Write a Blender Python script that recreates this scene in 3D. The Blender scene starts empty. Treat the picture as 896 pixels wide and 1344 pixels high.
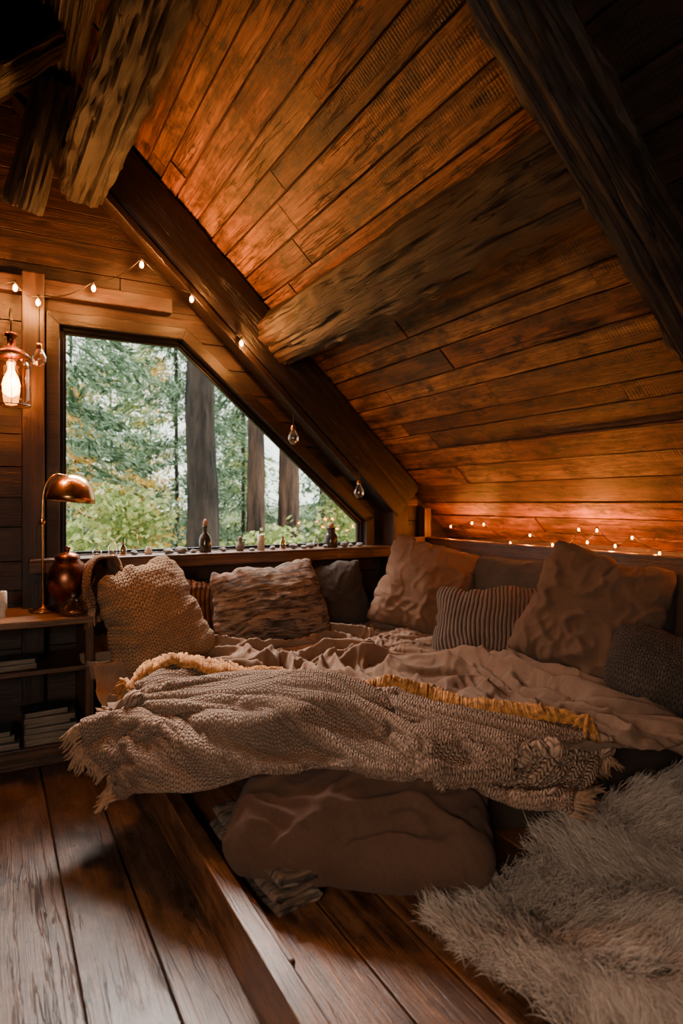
import bpy, math, random
import numpy as np
from mathutils import Vector, Matrix, noise
random.seed(7); rng=np.random.default_rng(7)
COL=bpy.context.scene.collection
def V(*a): return Vector(a)
# ---------------------------------------------------------------- object helpers
def link(o,parent=None):
    COL.objects.link(o)
    if parent is not None: o.parent=parent
    return o
def top(o,label,cat,group=None,kind=None):
    o["label"]=label; o["category"]=cat
    if group: o["group"]=group
    if kind: o["kind"]=kind
    return o
def struct(o): o["kind"]="structure"; return o
def empty(name,loc):
    e=bpy.data.objects.new(name,None); e.location=loc; e.empty_display_size=.1
    COL.objects.link(e); return e
def make(name,verts,faces,mat,parent=None,loc=None,uv=None,tint=None,smooth=False,bevel=0,subsurf=0,solid=0,M=None,recalc=True,sharp=0):
    me=bpy.data.meshes.new(name)
    me.from_pydata([tuple(v) for v in verts],[],[tuple(f) for f in faces])
    if uv is not None:
        l=me.uv_layers.new(name="UVMap")
        l.data.foreach_set("uv",np.array(uv,dtype=np.float32).ravel())
    if tint is not None:
        a=me.attributes.new("tint",'FLOAT','POINT'); a.data.foreach_set("value",np.array(tint,dtype=np.float32))
    me.validate(); me.update()
    if recalc:
        import bmesh
        bm=bmesh.new(); bm.from_mesh(me); bmesh.ops.recalc_face_normals(bm,faces=bm.faces); bm.to_mesh(me); bm.free()
    if smooth: me.polygons.foreach_set("use_smooth",[True]*len(me.polygons))
    if sharp: me.set_sharp_from_angle(angle=math.radians(sharp))
    me.materials.append(mat)
    o=bpy.data.objects.new(name,me); link(o,parent)
    if loc is not None: o.location=loc
    if M is not None: o.matrix_world=M
    if solid:
        m=o.modifiers.new("s",'SOLIDIFY'); m.thickness=solid; m.offset=1
    if bevel:
        m=o.modifiers.new("b",'BEVEL'); m.width=bevel; m.segments=2; m.limit_method='ANGLE'
    if subsurf:
        m=o.modifiers.new("ss",'SUBSURF'); m.levels=subsurf; m.render_levels=subsurf
    return o
class MB:
    def __init__(s): s.v=[];s.f=[];s.uv=[];s.t=[]
    def box(s,O,A,B,C,l,tint=None):
        O,A,B,C=Vector(O),Vector(A),Vector(B),Vector(C)
        n=len(s.v); ou,ov=random.uniform(0,50),random.uniform(0,50)
        if tint is None: tint=random.random()
        co=[]
        for c in (0,1):
            for b in (0,1):
                for a in (0,1):
                    s.v.append(O+A*(a*l[0])+B*(b*l[1])+C*(c*l[2])); s.t.append(tint); co.append((a*l[0],b*l[1],c*l[2]))
        for f,k in (((0,1,3,2),0),((4,6,7,5),0),((0,4,5,1),1),((2,3,7,6),1),((0,2,6,4),2),((1,5,7,3),2)):
            s.f.append([n+i for i in f])
            for i in f:
                a,b,c=co[i]
                s.uv.append((ou+a,ov+b) if k==0 else ((ou+a,ov+c+.3) if k==1 else (ou+c,ov+b)))
        return s
    def abox(s,lo,hi,tint=None):
        d=[hi[i]-lo[i] for i in range(3)]; ax=[V(1,0,0),V(0,1,0),V(0,0,1)]
        o=sorted(range(3),key=lambda i:-d[i])
        return s.box(lo,ax[o[0]],ax[o[1]],ax[o[2]],(d[o[0]],d[o[1]],d[o[2]]),tint)
    def prism(s,poly,ext,tint=None,uax=(1,0,0),vax=(0,0,1)):
        n=len(s.v);k=len(poly);ext=Vector(ext);ou,ov=random.uniform(0,50),random.uniform(0,50)
        if tint is None: tint=random.random()
        P=[Vector(p) for p in poly]; P=P+[p+ext for p in P]
        ua,va=Vector(uax),Vector(vax)
        for p in P: s.v.append(p); s.t.append(tint)
        fs=[list(range(k))[::-1],list(range(k,2*k))]+[[i,(i+1)%k,k+(i+1)%k,k+i] for i in range(k)]
        for j,f in enumerate(fs):
            s.f.append([n+i for i in f])
            for i in f:
                w=0 if j<2 else (P[i].dot(ext.normalized()))
                s.uv.append((ou+P[i].dot(ua),ov+P[i].dot(va)+w))
        return s
    def obj(s,name,mat,**k):
        return make(name,s.v,s.f,mat,uv=s.uv,tint=s.t,**k)
def planks(mb,O,U,Vv,lu,lv,wr,lr,th=.02,gap=.004,back=.05,jit=.004):
    O,U,Vv=Vector(O),Vector(U).normalized(),Vector(Vv).normalized(); N=U.cross(Vv)
    if back: mb.box(O-N*back,U,Vv,N,(lu,lv,back-.001),tint=0)
    v=0
    while v<lv-.02:
        w=min(random.uniform(*wr),lv-v); u=-random.uniform(0,lr[0])
        while u<lu:
            L=random.uniform(*lr); a=max(u,0); b=min(u+L,lu)
            if b-a>.02:
                mb.box(O+U*a+Vv*v+N*0,U,Vv,N,(b-a-gap*.6,w-gap,th+random.uniform(-jit,jit)))
            u+=L
        v+=w
def tube(path,rad,sides=8,caps=True):
    path=[Vector(p) for p in path]; n=len(path)
    if not hasattr(rad,'__len__'): rad=[rad]*n
    vs=[];fs=[];uv=[]
    up=V(0,0,1); T=(path[1]-path[0]).normalized()
    if abs(T.dot(up))>.95: up=V(1,0,0)
    X=T.cross(up).normalized()
    for i,p in enumerate(path):
        T=(path[min(i+1,n-1)]-path[max(i-1,0)]).normalized()
        X=(X-T*X.dot(T)).normalized(); Y=T.cross(X)
        for k in range(sides):
            a=2*math.pi*k/sides; vs.append(p+(X*math.cos(a)+Y*math.sin(a))*rad[i])
    for i in range(n-1):
        for k in range(sides):
            k2=(k+1)%sides; fs.append((i*sides+k,i*sides+k2,(i+1)*sides+k2,(i+1)*sides+k))
    if caps: fs.append(tuple(range(sides))[::-1]); fs.append(tuple((n-1)*sides+k for k in range(sides)))
    return vs,fs
def lathe(prof,seg=28):
    vs=[];fs=[]
    n=len(prof)
    for r,z in prof:
        for k in range(seg):
            a=2*math.pi*k/seg; vs.append(V(r*math.cos(a),r*math.sin(a),z))
    for i in range(n-1):
        for k in range(seg):
            k2=(k+1)%seg; fs.append((i*seg+k,i*seg+k2,(i+1)*seg+k2,(i+1)*seg+k))
    return vs,fs
def merge(parts):
    vs=[];fs=[]
    for v,f in parts:
        n=len(vs); vs+=list(v); fs+=[tuple(i+n for i in q) for q in f]
    return vs,fs
def smoothpath(pts,k=8):
    P=[Vector(p) for p in pts]; P=[P[0]*2-P[1]]+P+[P[-1]*2-P[-2]]; out=[]
    for i in range(1,len(P)-2):
        for j in range(k):
            t=j/k; a,b,c,d=P[i-1:i+3]
            out.append(.5*((2*b)+(c-a)*t+(2*a-5*b+4*c-d)*t*t+(3*b-a-3*c+d)*t**3))
    out.append(P[-2]); return out
def rdg(v,wd): return max(0,1-abs(v)/wd)
def beam(name,p0,p1,w,h,mat,upv=(0,0,1),amp=.015,expo=12,parent=None,ring=72,seed=0,flare=None):
    """hewn timber: squarish section, shallow adze marks, chipped edges, long drying splits along the grain"""
    p0,p1=Vector(p0),Vector(p1); L=(p1-p0).length; T=(p1-p0)/L
    X=T.cross(Vector(upv)).normalized(); Y=X.cross(T)
    vs=[];fs=[];uv=[];seg=max(8,int(L/.022))
    ou=random.uniform(0,30)
    def pt(i,k,sc=1):
        a=2*math.pi*(k+.5)/ring; c,s=math.cos(a),math.sin(a)
        r=(abs(c)**expo+abs(s)**expo)**(-1/expo)
        cx,cy=c*r,s*r; x=cx*w/2*sc; y=cy*h/2*sc; z=L*i/seg
        corner=min(abs(cx),abs(cy))
        d=noise.noise(V(x*5+seed,y*5,z*1.2))*amp
        d+=noise.noise(V(x*16+seed,y*16,z*7))*amp*.30
        ck=noise.noise(V(x*26+seed*3,y*26,z*.45)); d-=rdg(ck,.10)*amp*.75
        ck=noise.noise(V(x*55+seed*3,y*55,z*.9+5)); d-=rdg(ck,.10)*amp*.30
        if corner>.72: d-=abs(noise.noise(V(z*3.5,seed+k*.03,2)))*amp*1.6
        f=flare(i/seg) if flare else 1
        n=Vector((cx*abs(cx)**3,cy*abs(cy)**3)); n.normalize()
        endj=0
        if i in (0,seg): endj=noise.noise(V(k*.5,seed,i))*.02
        return p0+T*(z+endj)+X*(x*f+n.x*d)+Y*(y*f+n.y*d)
    for i in range(seg+1):
        for k in range(ring): vs.append(pt(i,k,.97 if i in(0,seg) else 1))
    for i in range(seg):
        for k in range(ring):
            k2=(k+1)%ring; fs.append((i*ring+k,i*ring+k2,(i+1)*ring+k2,(i+1)*ring+k))
            u0,u1=ou+L*i/seg,ou+L*(i+1)/seg; v0,v1=k*(w+h)*2/ring,(k+1)*(w+h)*2/ring
            uv+=[(u0,v0),(u0,v1),(u1,v1),(u1,v0)]
    for e in (0,seg):
        f=tuple(e*ring+k for k in range(ring)); fs.append(f)
        for k in range(ring):
            a=2*math.pi*k/ring; uv.append((ou+math.cos(a)*.1,math.sin(a)*h/2))
    c=(p0+p1)/2
    return make(name,[v-c for v in vs],fs,mat,parent=parent,loc=c,uv=uv,tint=[random.random()]*len(vs),smooth=True,sharp=30)
# ---------------------------------------------------------------- node helpers
def newmat(name):
    m=bpy.data.materials.new(name); m.use_nodes=True; nt=m.node_tree
    return m,nt,nt.nodes["Principled BSDF"]
class N:
    def __init__(s,nt): s.nt=nt
    def node(s,t,ins=None,**at):
        n=s.nt.nodes.new(t)
        for k,v in at.items(): setattr(n,k,v)
        for k,v in (ins or {}).items():
            if isinstance(v,bpy.types.NodeSocket): s.nt.links.new(v,n.inputs[k])
            else: n.inputs[k].default_value=v
        return n
    def math(s,op,a,b=0.0,c=None):
        i={0:a,1:b}
        if c is not None:i[2]=c
        return s.node('ShaderNodeMath',i,operation=op).outputs[0]
    def ramp(s,fac,stops):
        r=s.node('ShaderNodeValToRGB',{0:fac}); e=r.color_ramp.elements
        while len(e)<len(stops): e.new(.5)
        for q,(p,c) in zip(e,stops): q.position=p; q.color=(*c,1) if len(c)==3 else c
        return r.outputs[0]
    def mix(s,f,a,b,bt='MIX'):
        n=s.node('ShaderNodeMix',data_type='RGBA',blend_type=bt)
        for k,v in ((0,f),(6,a),(7,b)):
            if isinstance(v,bpy.types.NodeSocket): s.nt.links.new(v,n.inputs[k])
            else: n.inputs[k].default_value=(*v,1) if (hasattr(v,'__len__') and len(v)==3) else v
        return n.outputs[2]
    def noise(s,vec,scale,detail=4,rough=.55,dist=0):
        return s.node('ShaderNodeTexNoise',{'Vector':vec,'Scale':scale,'Detail':detail,'Roughness':rough,'Distortion':dist}).outputs[0]
    def mapping(s,vec,sc=(1,1,1),loc=(0,0,0)):
        return s.node('ShaderNodeMapping',{'Vector':vec,'Scale':sc,'Location':loc}).outputs[0]
def wood(name,dark,mid,light,rough=.6,stain=.5,bump=.35,saw=.5,knots=True,tintamt=.7,coat=0,crack=0,speck=0,hue=.0,warp=.035,kn=.5,blotch=0):
    m,nt,b=newmat(name); n=N(nt)
    uv=n.node('ShaderNodeUVMap').outputs[0]
    tint=n.node('ShaderNodeAttribute',attribute_name='tint').outputs['Fac']
    wn=n.noise(n.mapping(uv,(1.6,4,1)),1.0,2)
    w3=n.node('ShaderNodeCombineXYZ',{'Y':n.math('MULTIPLY',n.math('SUBTRACT',wn,.5),warp)}).outputs[0]
    uvw=n.node('ShaderNodeVectorMath',{0:uv,1:w3},operation='ADD').outputs[0]
    g1=n.noise(n.mapping(uvw,(.9,24,1)),1.0,8,.72,.15)
    g2=n.noise(n.mapping(uvw,(5,170,1)),1.0,4,.65)
    g=n.math('ADD',n.math('MULTIPLY',g1,.60),n.math('MULTIPLY',g2,.40))
    col=n.ramp(g,[(.36,dark),(.5,mid),(.63,light)])
    st=n.noise(n.mapping(uv,(2.2,5.0,1)),1.6,8,.72)
    stf=n.ramp(st,[(.36,(1-stain,)*3),(.56,(1,)*3)])
    col=n.mix(1.0,col,stf,'MULTIPLY')
    if blotch:
        bt=n.noise(n.mapping(uv,(5,9,1),(11,2,0)),1.5,6,.65)
        col=n.mix(n.math('MULTIPLY',n.ramp(bt,[(.55,(0,)*3),(.67,(1,)*3)]),blotch),col,(dark[0]*.25,dark[1]*.25,dark[2]*.25))
    tv=n.node('ShaderNodeMapRange',{0:tint,1:0.,2:1.,3:1-tintamt*.5,4:1+tintamt*.35}).outputs[0]
    t2=n.math('FRACT',n.math('MULTIPLY',tint,7.31))
    tg=n.math('MULTIPLY',tv,n.math('ADD',n.math('MULTIPLY',t2,hue),1-hue*.4))
    col=n.mix(1.0,col,n.node('ShaderNodeCombineColor',{0:tv,1:tg,2:tg}).outputs[0],'MULTIPLY')
    hh=n.math('MULTIPLY',g,1.0)
    if knots:
        vo=n.node('ShaderNodeTexVoronoi',{'Vector':n.mapping(uvw,(2.6,8.,1)),'Scale':1.0,'Randomness':1.})
        kf=n.ramp(vo.outputs['Distance'],[(.04,(0,)*3),(.19,(1,)*3)])
        sel=n.math('GREATER_THAN',n.node('ShaderNodeSeparateColor',{0:vo.outputs['Color']}).outputs[0],kn)
        kk=n.math('MULTIPLY',n.math('SUBTRACT',1.,kf),sel)
        col=n.mix(n.math('MULTIPLY',kk,.95),col,(dark[0]*.15,dark[1]*.15,dark[2]*.15))
        hh=n.math('SUBTRACT',hh,n.math('MULTIPLY',kk,.4))
    if crack:
        cn=n.noise(n.mapping(uvw,(.8,16,1),(7,3,0)),1.0,4,.6)
        cf=n.ramp(n.math('ABSOLUTE',n.math('SUBTRACT',cn,.5)),[(.003,(1,)*3),(.016,(0,)*3)])
        cm=n.noise(n.mapping(uv,(1,3,1)),1.5,2); cf=n.math('MULTIPLY',cf,n.ramp(cm,[(.46,(0,)*3),(.58,(1,)*3)]))
        col=n.mix(n.math('MULTIPLY',cf,crack),col,(.003,.002,.001)); hh=n.math('SUBTRACT',hh,n.math('MULTIPLY',cf,crack*1.0))
    if speck:
        v2=n.node('ShaderNodeTexVoronoi',{'Vector':uv,'Scale':24.,'Randomness':1.})
        s1=n.math('LESS_THAN',v2.outputs['Distance'],.20); s2=n.math('GREATER_THAN',n.node('ShaderNodeSeparateColor',{0:v2.outputs['Color']}).outputs[0],.6)
        sm=n.math('MULTIPLY',n.math('MULTIPLY',s1,s2),n.ramp(n.noise(uv,2.2,3),[(.46,(0,)*3),(.54,(1,)*3)]))
        sc_=n.ramp(n.noise(n.mapping(uv,(3,6,1),(5,5,0)),2.2,8,.8),[(.50,(0,)*3),(.66,(.55,)*3)])
        col=n.mix(sc_,col,(light[0]*1.1,light[1]*1.15,light[2]*1.25))
        col=n.mix(n.math('MULTIPLY',sm,speck),col,(.004,.003,.002))
    if saw:
        sw=n.node('ShaderNodeTexWave',{'Vector':n.mapping(uv,(1,.08,1)),'Scale':22.,'Distortion':5.,'Detail':3.},wave_type='BANDS',bands_direction='X').outputs['Fac']
        swm=n.ramp(n.noise(n.mapping(uv,(1.2,4,1),(3,9,0)),1.3,2),[(.45,(0,)*3),(.6,(1,)*3)])
        sw=n.math('MULTIPLY',sw,swm)
        hh=n.math('ADD',hh,n.math('MULTIPLY',sw,saw*.15))
        col=n.mix(n.math('MULTIPLY',sw,saw*.3),col,(dark[0]*.7,dark[1]*.7,dark[2]*.7))
    nt.links.new(col,b.inputs['Base Color'])
    rr=n.node('ShaderNodeMapRange',{0:g1,3:rough-.12,4:rough+.14}).outputs[0]
    nt.links.new(rr,b.inputs['Roughness'])
    bp=n.node('ShaderNodeBump',{'Strength':bump,'Distance':.012,'Height':hh}).outputs[0]
    nt.links.new(bp,b.inputs['Normal'])
    if coat: b.inputs['Coat Weight'].default_value=coat; b.inputs['Coat Roughness'].default_value=.3
    return m
def fabric(name,c1,c2,kind='linen',freq=60,strength=.4,rough=.95,sheen=.04):
    m,nt,b=newmat(name); n=N(nt)
    uv=n.node('ShaderNodeUVMap').outputs[0]; ob=n.node('ShaderNodeTexCoord').outputs['Object']
    f=n.noise(ob,5,5,.6); col=n.mix(n.ramp(f,[(.35,(0,)*3),(.65,(1,)*3)]),c1,c2)
    sx=n.node('ShaderNodeSeparateXYZ',{0:uv}); u,v=sx.outputs[0],sx.outputs[1]
    if kind=='linen':
        a=n.noise(n.mapping(uv,(60,600,1)),1,3); c=n.noise(n.mapping(uv,(600,60,1)),1,3); h=n.math('ADD',a,c)
        col=n.mix(n.math('MULTIPLY',n.math('SUBTRACT',h,.6),.8),col,(c1[0]*.5,c1[1]*.5,c1[2]*.5))
        h2=n.noise(ob,26,6,.66); h=n.math('ADD',n.math('MULTIPLY',h,.3),n.math('MULTIPLY',h2,.9)); dist=.009
    elif kind=='rib':
        wob=n.math('MULTIPLY',n.noise(uv,4,2),.02)
        r=n.math('ABSOLUTE',n.math('SINE',n.math('MULTIPLY',n.math('ADD',u,wob),freq)))
        h=n.math('ADD',r,n.math('MULTIPLY',n.noise(n.mapping(uv,(300,60,1)),1,2),.3)); dist=.01
        col=n.mix(n.ramp(r,[(.1,(1,)*3),(.6,(0,)*3)]),col,(c1[0]*.18,c1[1]*.18,c1[2]*.18))
    elif kind=='knit':
        wob=n.math('MULTIPLY',n.noise(uv,5,2),.03)
        cu=n.math('FRACT',n.math('MULTIPLY',n.math('ADD',u,wob),freq)); tri=n.math('MULTIPLY',n.math('ABSOLUTE',n.math('SUBTRACT',cu,.5)),2.)
        rv=n.math('FRACT',n.math('ADD',n.math('MULTIPLY',n.math('ADD',v,wob),freq*1.1),n.math('MULTIPLY',tri,.55)))
        hr=n.math('SINE',n.math('MULTIPLY',rv,3.14159)); hc=n.math('SINE',n.math('MULTIPLY',tri,3.14159))
        h=n.math('MULTIPLY',n.math('POWER',hr,.6),n.math('ADD',n.math('MULTIPLY',hc,.6),.4)); dist=.012
        h=n.math('ADD',h,n.math('MULTIPLY',n.noise(ob,180,3),.25))
        col=n.mix(n.ramp(h,[(.15,(1,)*3),(.7,(0,)*3)]),col,(c1[0]*.25,c1[1]*.23,c1[2]*.2))
    elif kind=='pattern':
        wu=n.node('ShaderNodeCombineXYZ',{0:n.math('ADD',u,n.math('MULTIPLY',n.noise(uv,6,2),.04)),1:n.math('ADD',v,n.math('MULTIPLY',n.noise(uv,7,2),.03))}).outputs[0]
        br=n.node('ShaderNodeTexBrick',{'Vector':wu,'Color1':(.19,.105,.062,1),'Color2':(.050,.036,.029,1),'Mortar':(.03,.022,.018,1),'Scale':1.,'Mortar Size':.0025,'Mortar Smooth':1.,'Bias':-.1,'Brick Width':.16,'Row Height':.05})
        st=n.noise(n.mapping(wu,(9,75,1)),1,4,.65)
        col=n.mix(n.ramp(st,[(.46,(0,)*3),(.60,(.85,)*3)]),br.outputs[0],(.20,.145,.11))
        st2=n.noise(n.mapping(wu,(11,60,1),(4,4,0)),1,4,.65)
        col=n.mix(n.ramp(st2,[(.48,(0,)*3),(.62,(.9,)*3)]),col,(.018,.013,.011))
        h=n.math('ADD',st,n.math('MULTIPLY',n.noise(n.mapping(uv,(300,90,1)),1,2),.8)); dist=.008
    nt.links.new(col,b.inputs['Base Color']); b.inputs['Roughness'].default_value=rough
    b.inputs['Sheen Weight'].default_value=sheen; b.inputs['Specular IOR Level'].default_value=.12
    nt.links.new(n.node('ShaderNodeBump',{'Strength':strength,'Distance':dist,'Height':h}).outputs[0],b.inputs['Normal'])
    return m
def plain(name,c,rough=.5,metal=0,trans=0,em=None,ems=0,bump=0,bscale=40,var=.25,stretch=None,bd=.01):
    m,nt,b=newmat(name); n=N(nt); ob=n.node('ShaderNodeTexCoord').outputs['Object']
    if stretch: ob=n.mapping(ob,stretch)
    f=n.ramp(n.noise(ob,bscale*.3,5),[(.38,(0,)*3),(.62,(1,)*3)]); col=n.mix(f,tuple(x*(1-var) for x in c),tuple(min(1,x*(1+var)) for x in c))
    nt.links.new(col,b.inputs['Base Color']); b.inputs['Roughness'].default_value=rough; b.inputs['Metallic'].default_value=metal
    if trans: b.inputs['Transmission Weight'].default_value=trans
    if em: b.inputs['Emission Color'].default_value=(*em,1); b.inputs['Emission Strength'].default_value=ems
    if bump: nt.links.new(n.node('ShaderNodeBump',{'Strength':bump,'Distance':bd,'Height':n.noise(ob,bscale,5)}).outputs[0],b.inputs['Normal'])
    return m
def thinglass(name,tint=(1,1,1),gl=.08):
    m=bpy.data.materials.new(name); m.use_nodes=True; nt=m.node_tree; n=N(nt)
    nt.nodes.remove(nt.nodes["Principled BSDF"])
    t=n.node('ShaderNodeBsdfTransparent',{0:(*tint,1)}); g=n.node('ShaderNodeBsdfGlossy',{0:(1,1,1,1),1:.03})
    fr=n.node('ShaderNodeFresnel',{0:1.45}).outputs[0]
    mx=n.node('ShaderNodeMixShader',{0:n.math('ADD',n.math('MULTIPLY',fr,.6),gl*.3),1:t.outputs[0],2:g.outputs[0]})
    nt.links.new(mx.outputs[0],nt.nodes["Material Output"].inputs[0]); return m
# materials
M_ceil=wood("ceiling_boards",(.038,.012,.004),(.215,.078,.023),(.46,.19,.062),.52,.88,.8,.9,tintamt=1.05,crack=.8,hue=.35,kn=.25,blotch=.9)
M_ceild=wood("ceiling_boards_shaded",(.006,.003,.0015),(.022,.010,.005),(.05,.023,.011),.6,.7,.6,.4,tintamt=.8,crack=.6)  # dark copy of the ceiling boards, shade put into the colour
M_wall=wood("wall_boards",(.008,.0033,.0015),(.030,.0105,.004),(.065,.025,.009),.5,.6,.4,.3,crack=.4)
M_beam=wood("hewn_beam",(.007,.0035,.002),(.036,.017,.0085),(.095,.047,.023),.6,.85,1.0,.0,knots=False,crack=1,tintamt=.2,warp=.05,blotch=.6)
M_log=wood("dark_log",(.003,.0015,.001),(.014,.0065,.003),(.036,.017,.008),.65,.85,1.0,.0,knots=False,crack=1,tintamt=.2,warp=.05,blotch=.6)  # darker tone than the hewn beams
M_dark=wood("dark_rafter",(.004,.002,.001),(.011,.005,.0025),(.025,.011,.005),.45,.5,.5,.0,knots=False,crack=.6)
M_floor=wood("floor_boards",(.022,.010,.006),(.100,.047,.026),(.19,.102,.062),.45,.75,.5,.1,tintamt=.6,coat=.05,crack=.7,speck=.95)
M_plat=wood("platform_boards",(.03,.01,.004),(.16,.058,.021),(.30,.12,.045),.42,.6,.4,.1,tintamt=.5,coat=.1,crack=.6,speck=.5)
M_furn=wood("furniture_wood",(.025,.010,.004),(.09,.034,.013),(.17,.07,.028),.4,.5,.3,.0,tintamt=.2,crack=.5)
M_trim=wood("trim_wood",(.005,.002,.001),(.013,.0052,.0024),(.027,.011,.005),.42,.5,.3,.0,tintamt=.2,crack=.4)
M_black=plain("black_metal",(.012,.011,.01),.4,.6)
M_brass=plain("brass",(.55,.27,.09),.25,1,var=.15)
M_copper=plain("dark_copper",(.20,.068,.032),.34,1,var=.4,bump=.1)
M_linen=fabric("brown_linen",(.145,.080,.049),(.17,.098,.062),'linen',strength=.7)
M_duvet=fabric("duvet_linen",(.205,.122,.080),(.235,.145,.097),'linen',strength=.6)
M_sack=fabric("pillow_linen_dark",(.090,.044,.027),(.115,.058,.037),'linen',strength=.55)
M_matt=fabric("mattress_linen",(.035,.022,.016),(.045,.029,.021),'linen',strength=.45)
M_rib=fabric("ribbed_cotton",(.105,.067,.048),(.135,.088,.064),'rib',freq=150,strength=.9)
M_knit=fabric("knit_beige",(.29,.168,.09),(.36,.215,.12),'knit',freq=50,strength=1)
M_blanket=fabric("knit_blanket",(.31,.188,.122),(.38,.235,.158),'knit',freq=62,strength=1.0)
M_knitdark=fabric("knit_charcoal",(.075,.054,.042),(.105,.076,.06),'knit',freq=50,strength=1)
M_grey=fabric("heather_grey",(.07,.055,.048),(.10,.08,.07),'linen',strength=.8)
M_char=fabric("charcoal_cloth",(.032,.024,.020),(.050,.038,.032),'linen',strength=.6)
M_rust=fabric("rust_cloth",(.12,.055,.03),(.16,.075,.042),'rib',freq=110,strength=.7)
M_patt=fabric("woven_pattern",(.1,.1,.1),(.1,.1,.1),'pattern',strength=.8)
M_must=plain("mustard_yarn",(.38,.155,.036),.9,bump=.5,bscale=200,var=.45)
M_tass=plain("tan_yarn",(.30,.165,.09),.9,bump=.5,bscale=200)
M_glass=thinglass("window_glass",gl=.0); M_jar=thinglass("jar_glass",(1,.93,.85),.3); M_lamp=thinglass("lantern_glass",(1,.78,.5),.35)
M_bulb=plain("bulb_glow",(1,.5,.15),.4,em=(1,.27,.04),ems=26)
M_fil=plain("lantern_glow",(1,.6,.25),.4,em=(1,.38,.09),ems=38)
M_cand=plain("candle_wax",(.75,.68,.58),.5)
M_page=plain("book_pages",(.18,.135,.095),.9,bscale=400,var=.4,stretch=(.05,.05,1))
M_bark=plain("tree_bark",(.024,.015,.010),.95,bump=1,bscale=22,var=.9,stretch=(1,1,.22),bd=.06)
M_bark2=plain("tree_bark_reddish",(.070,.036,.022),.95,bump=1,bscale=22,var=.85,stretch=(1,1,.18),bd=.05)
# ---------------------------------------------------------------- cloth simulation helpers
def simulate(objs,frames):
    sc=bpy.context.scene; sc.frame_start=1; sc.frame_end=frames+2
    for f in range(1,frames+1): sc.frame_set(f)
    dg=bpy.context.evaluated_depsgraph_get(); out=[]
    for o in objs:
        e=o.evaluated_get(dg); m=e.to_mesh(); a=np.zeros(len(m.vertices)*3); m.vertices.foreach_get("co",a); out.append(a.reshape(-1,3)); e.to_mesh_clear()
    for o in objs: o.modifiers.clear()
    sc.frame_set(1)
    return out
def cloth(o,mass,ten,bend,pressure=0,shrink=0,frames=60,pin=None,q=6,damp=1):
    m=o.modifiers.new("cloth",'CLOTH'); s=m.settings; s.quality=q; s.mass=mass; s.air_damping=damp
    s.tension_stiffness=ten; s.compression_stiffness=ten; s.shear_stiffness=ten*.3; s.bending_stiffness=bend
    s.tension_damping=5; s.compression_damping=5; s.shear_damping=5; s.bending_damping=.5
    s.shrink_min=shrink; s.shrink_max=shrink
    if pressure: s.use_pressure=True; s.uniform_pressure_force=pressure
    if pin: s.vertex_group_mass=pin
    m.point_cache.frame_start=1; m.point_cache.frame_end=frames+5
    return m
def collider(o,outer=.015,fr=40):
    o.modifiers.new("c",'COLLISION'); o.collision.thickness_outer=outer; o.collision.thickness_inner=.2; o.collision.cloth_friction=fr; o.collision.use_culling=False
def orient(n,roll=0):
    Z=Vector(n).normalized(); X=V(0,0,1).cross(Z).normalized(); Y=Z.cross(X)
    return Matrix((X,Y,Z)).transposed() @ Matrix.Rotation(math.radians(roll),3,'Z')
PILL=[]
def pillow(w,h,th,mat,loc,n,roll,label,seed,pressure=4,shrink=-.10,bend=.3,res=48,crease=.006,slump=.0,rnd=.12):
    lin=np.linspace(-1,1,res+1); idx={}; vs=[]; fs=[]; uv=[]
    for side in (1,-1):
        for i,s in enumerate(lin):
            for j,t in enumerate(lin):
                b=i in (0,res) or j in (0,res); key=(i,j,0 if b else side)
                if key not in idx:
                    idx[key]=len(vs); z=0 if b else side*(.15+.9*((1-s*s)*(1-t*t))**.6*(1-.3*t)+.34*noise.noise(V(s*2.1+seed,t*2.1,side))+.14*noise.noise(V(s*6+seed,t*6,side)))
                    k_=1-rnd*(abs(s*t))**3   # softly rounded corners
                    vs.append((s*w*5*k_,t*h*5*k_,z)); uv.append((s*w/2+w,t*h/2+h))
    for side in (1,-1):
        g=lambda i,j: idx[(i,j,0 if (i in(0,res) or j in(0,res)) else side)]
        for i in range(res):
            for j in range(res):
                q=(g(i,j),g(i+1,j),g(i+1,j+1),g(i,j+1)); fs.append(q if side>0 else q[::-1])
    uvl=[uv[i] for f in fs for i in f]
    o=make("pillow",vs,fs,mat,uv=uvl,smooth=True,recalc=False); top(o,label,"pillow")
    m=cloth(o,.15,120,bend,pressure=pressure,shrink=shrink,frames=30); m.settings.effector_weights.gravity=0
    PILL.append((o,w,h,th,loc,n,roll,seed,crease,slump)); return o
pillow(.64,.62,.25,M_linen,(2.44,3.27,.76),(-.62,-.72,.30),-14,"large plain brown linen pillow against the corner",1,res=58,crease=.020,shrink=-.16,slump=.05)
pillow(.64,.64,.26,M_linen,(2.53,2.08,.765),(-.78,-.42,.36),-16,"large plain brown linen pillow leaning on headboard ledge",2,res=58,crease=.020,shrink=-.16,slump=.05)
pillow(.64,.43,.22,M_rib,(2.42,2.68,.625),(-.72,-.55,.45),2,"ribbed taupe cushion with thin dark stripes",3,pressure=9,shrink=-.05,res=40)
pillow(.85,.34,.16,M_grey,(2.74,2.88,.81),(-.93,-.1,.25),3,"long heather-grey bolster pillow against headboard ledge",4,res=40)
pillow(.58,.34,.24,M_knitdark,(2.48,1.60,.59),(-.50,-.50,.7),-18,"dark chunky knit cushion on the bed edge",5,pressure=12,shrink=-.04,res=40,crease=.004,rnd=.2)
pillow(.46,.46,.14,M_char,(2.75,1.58,.78),(-.95,-.1,.25),6,"charcoal pillow behind the knitted cushion",6,res=36)
pillow(.68,.49,.21,M_patt,(1.43,3.47,.70),(-.18,-.92,.36),7,"patchwork striped cushion in brown and black",7,res=48)
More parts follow.
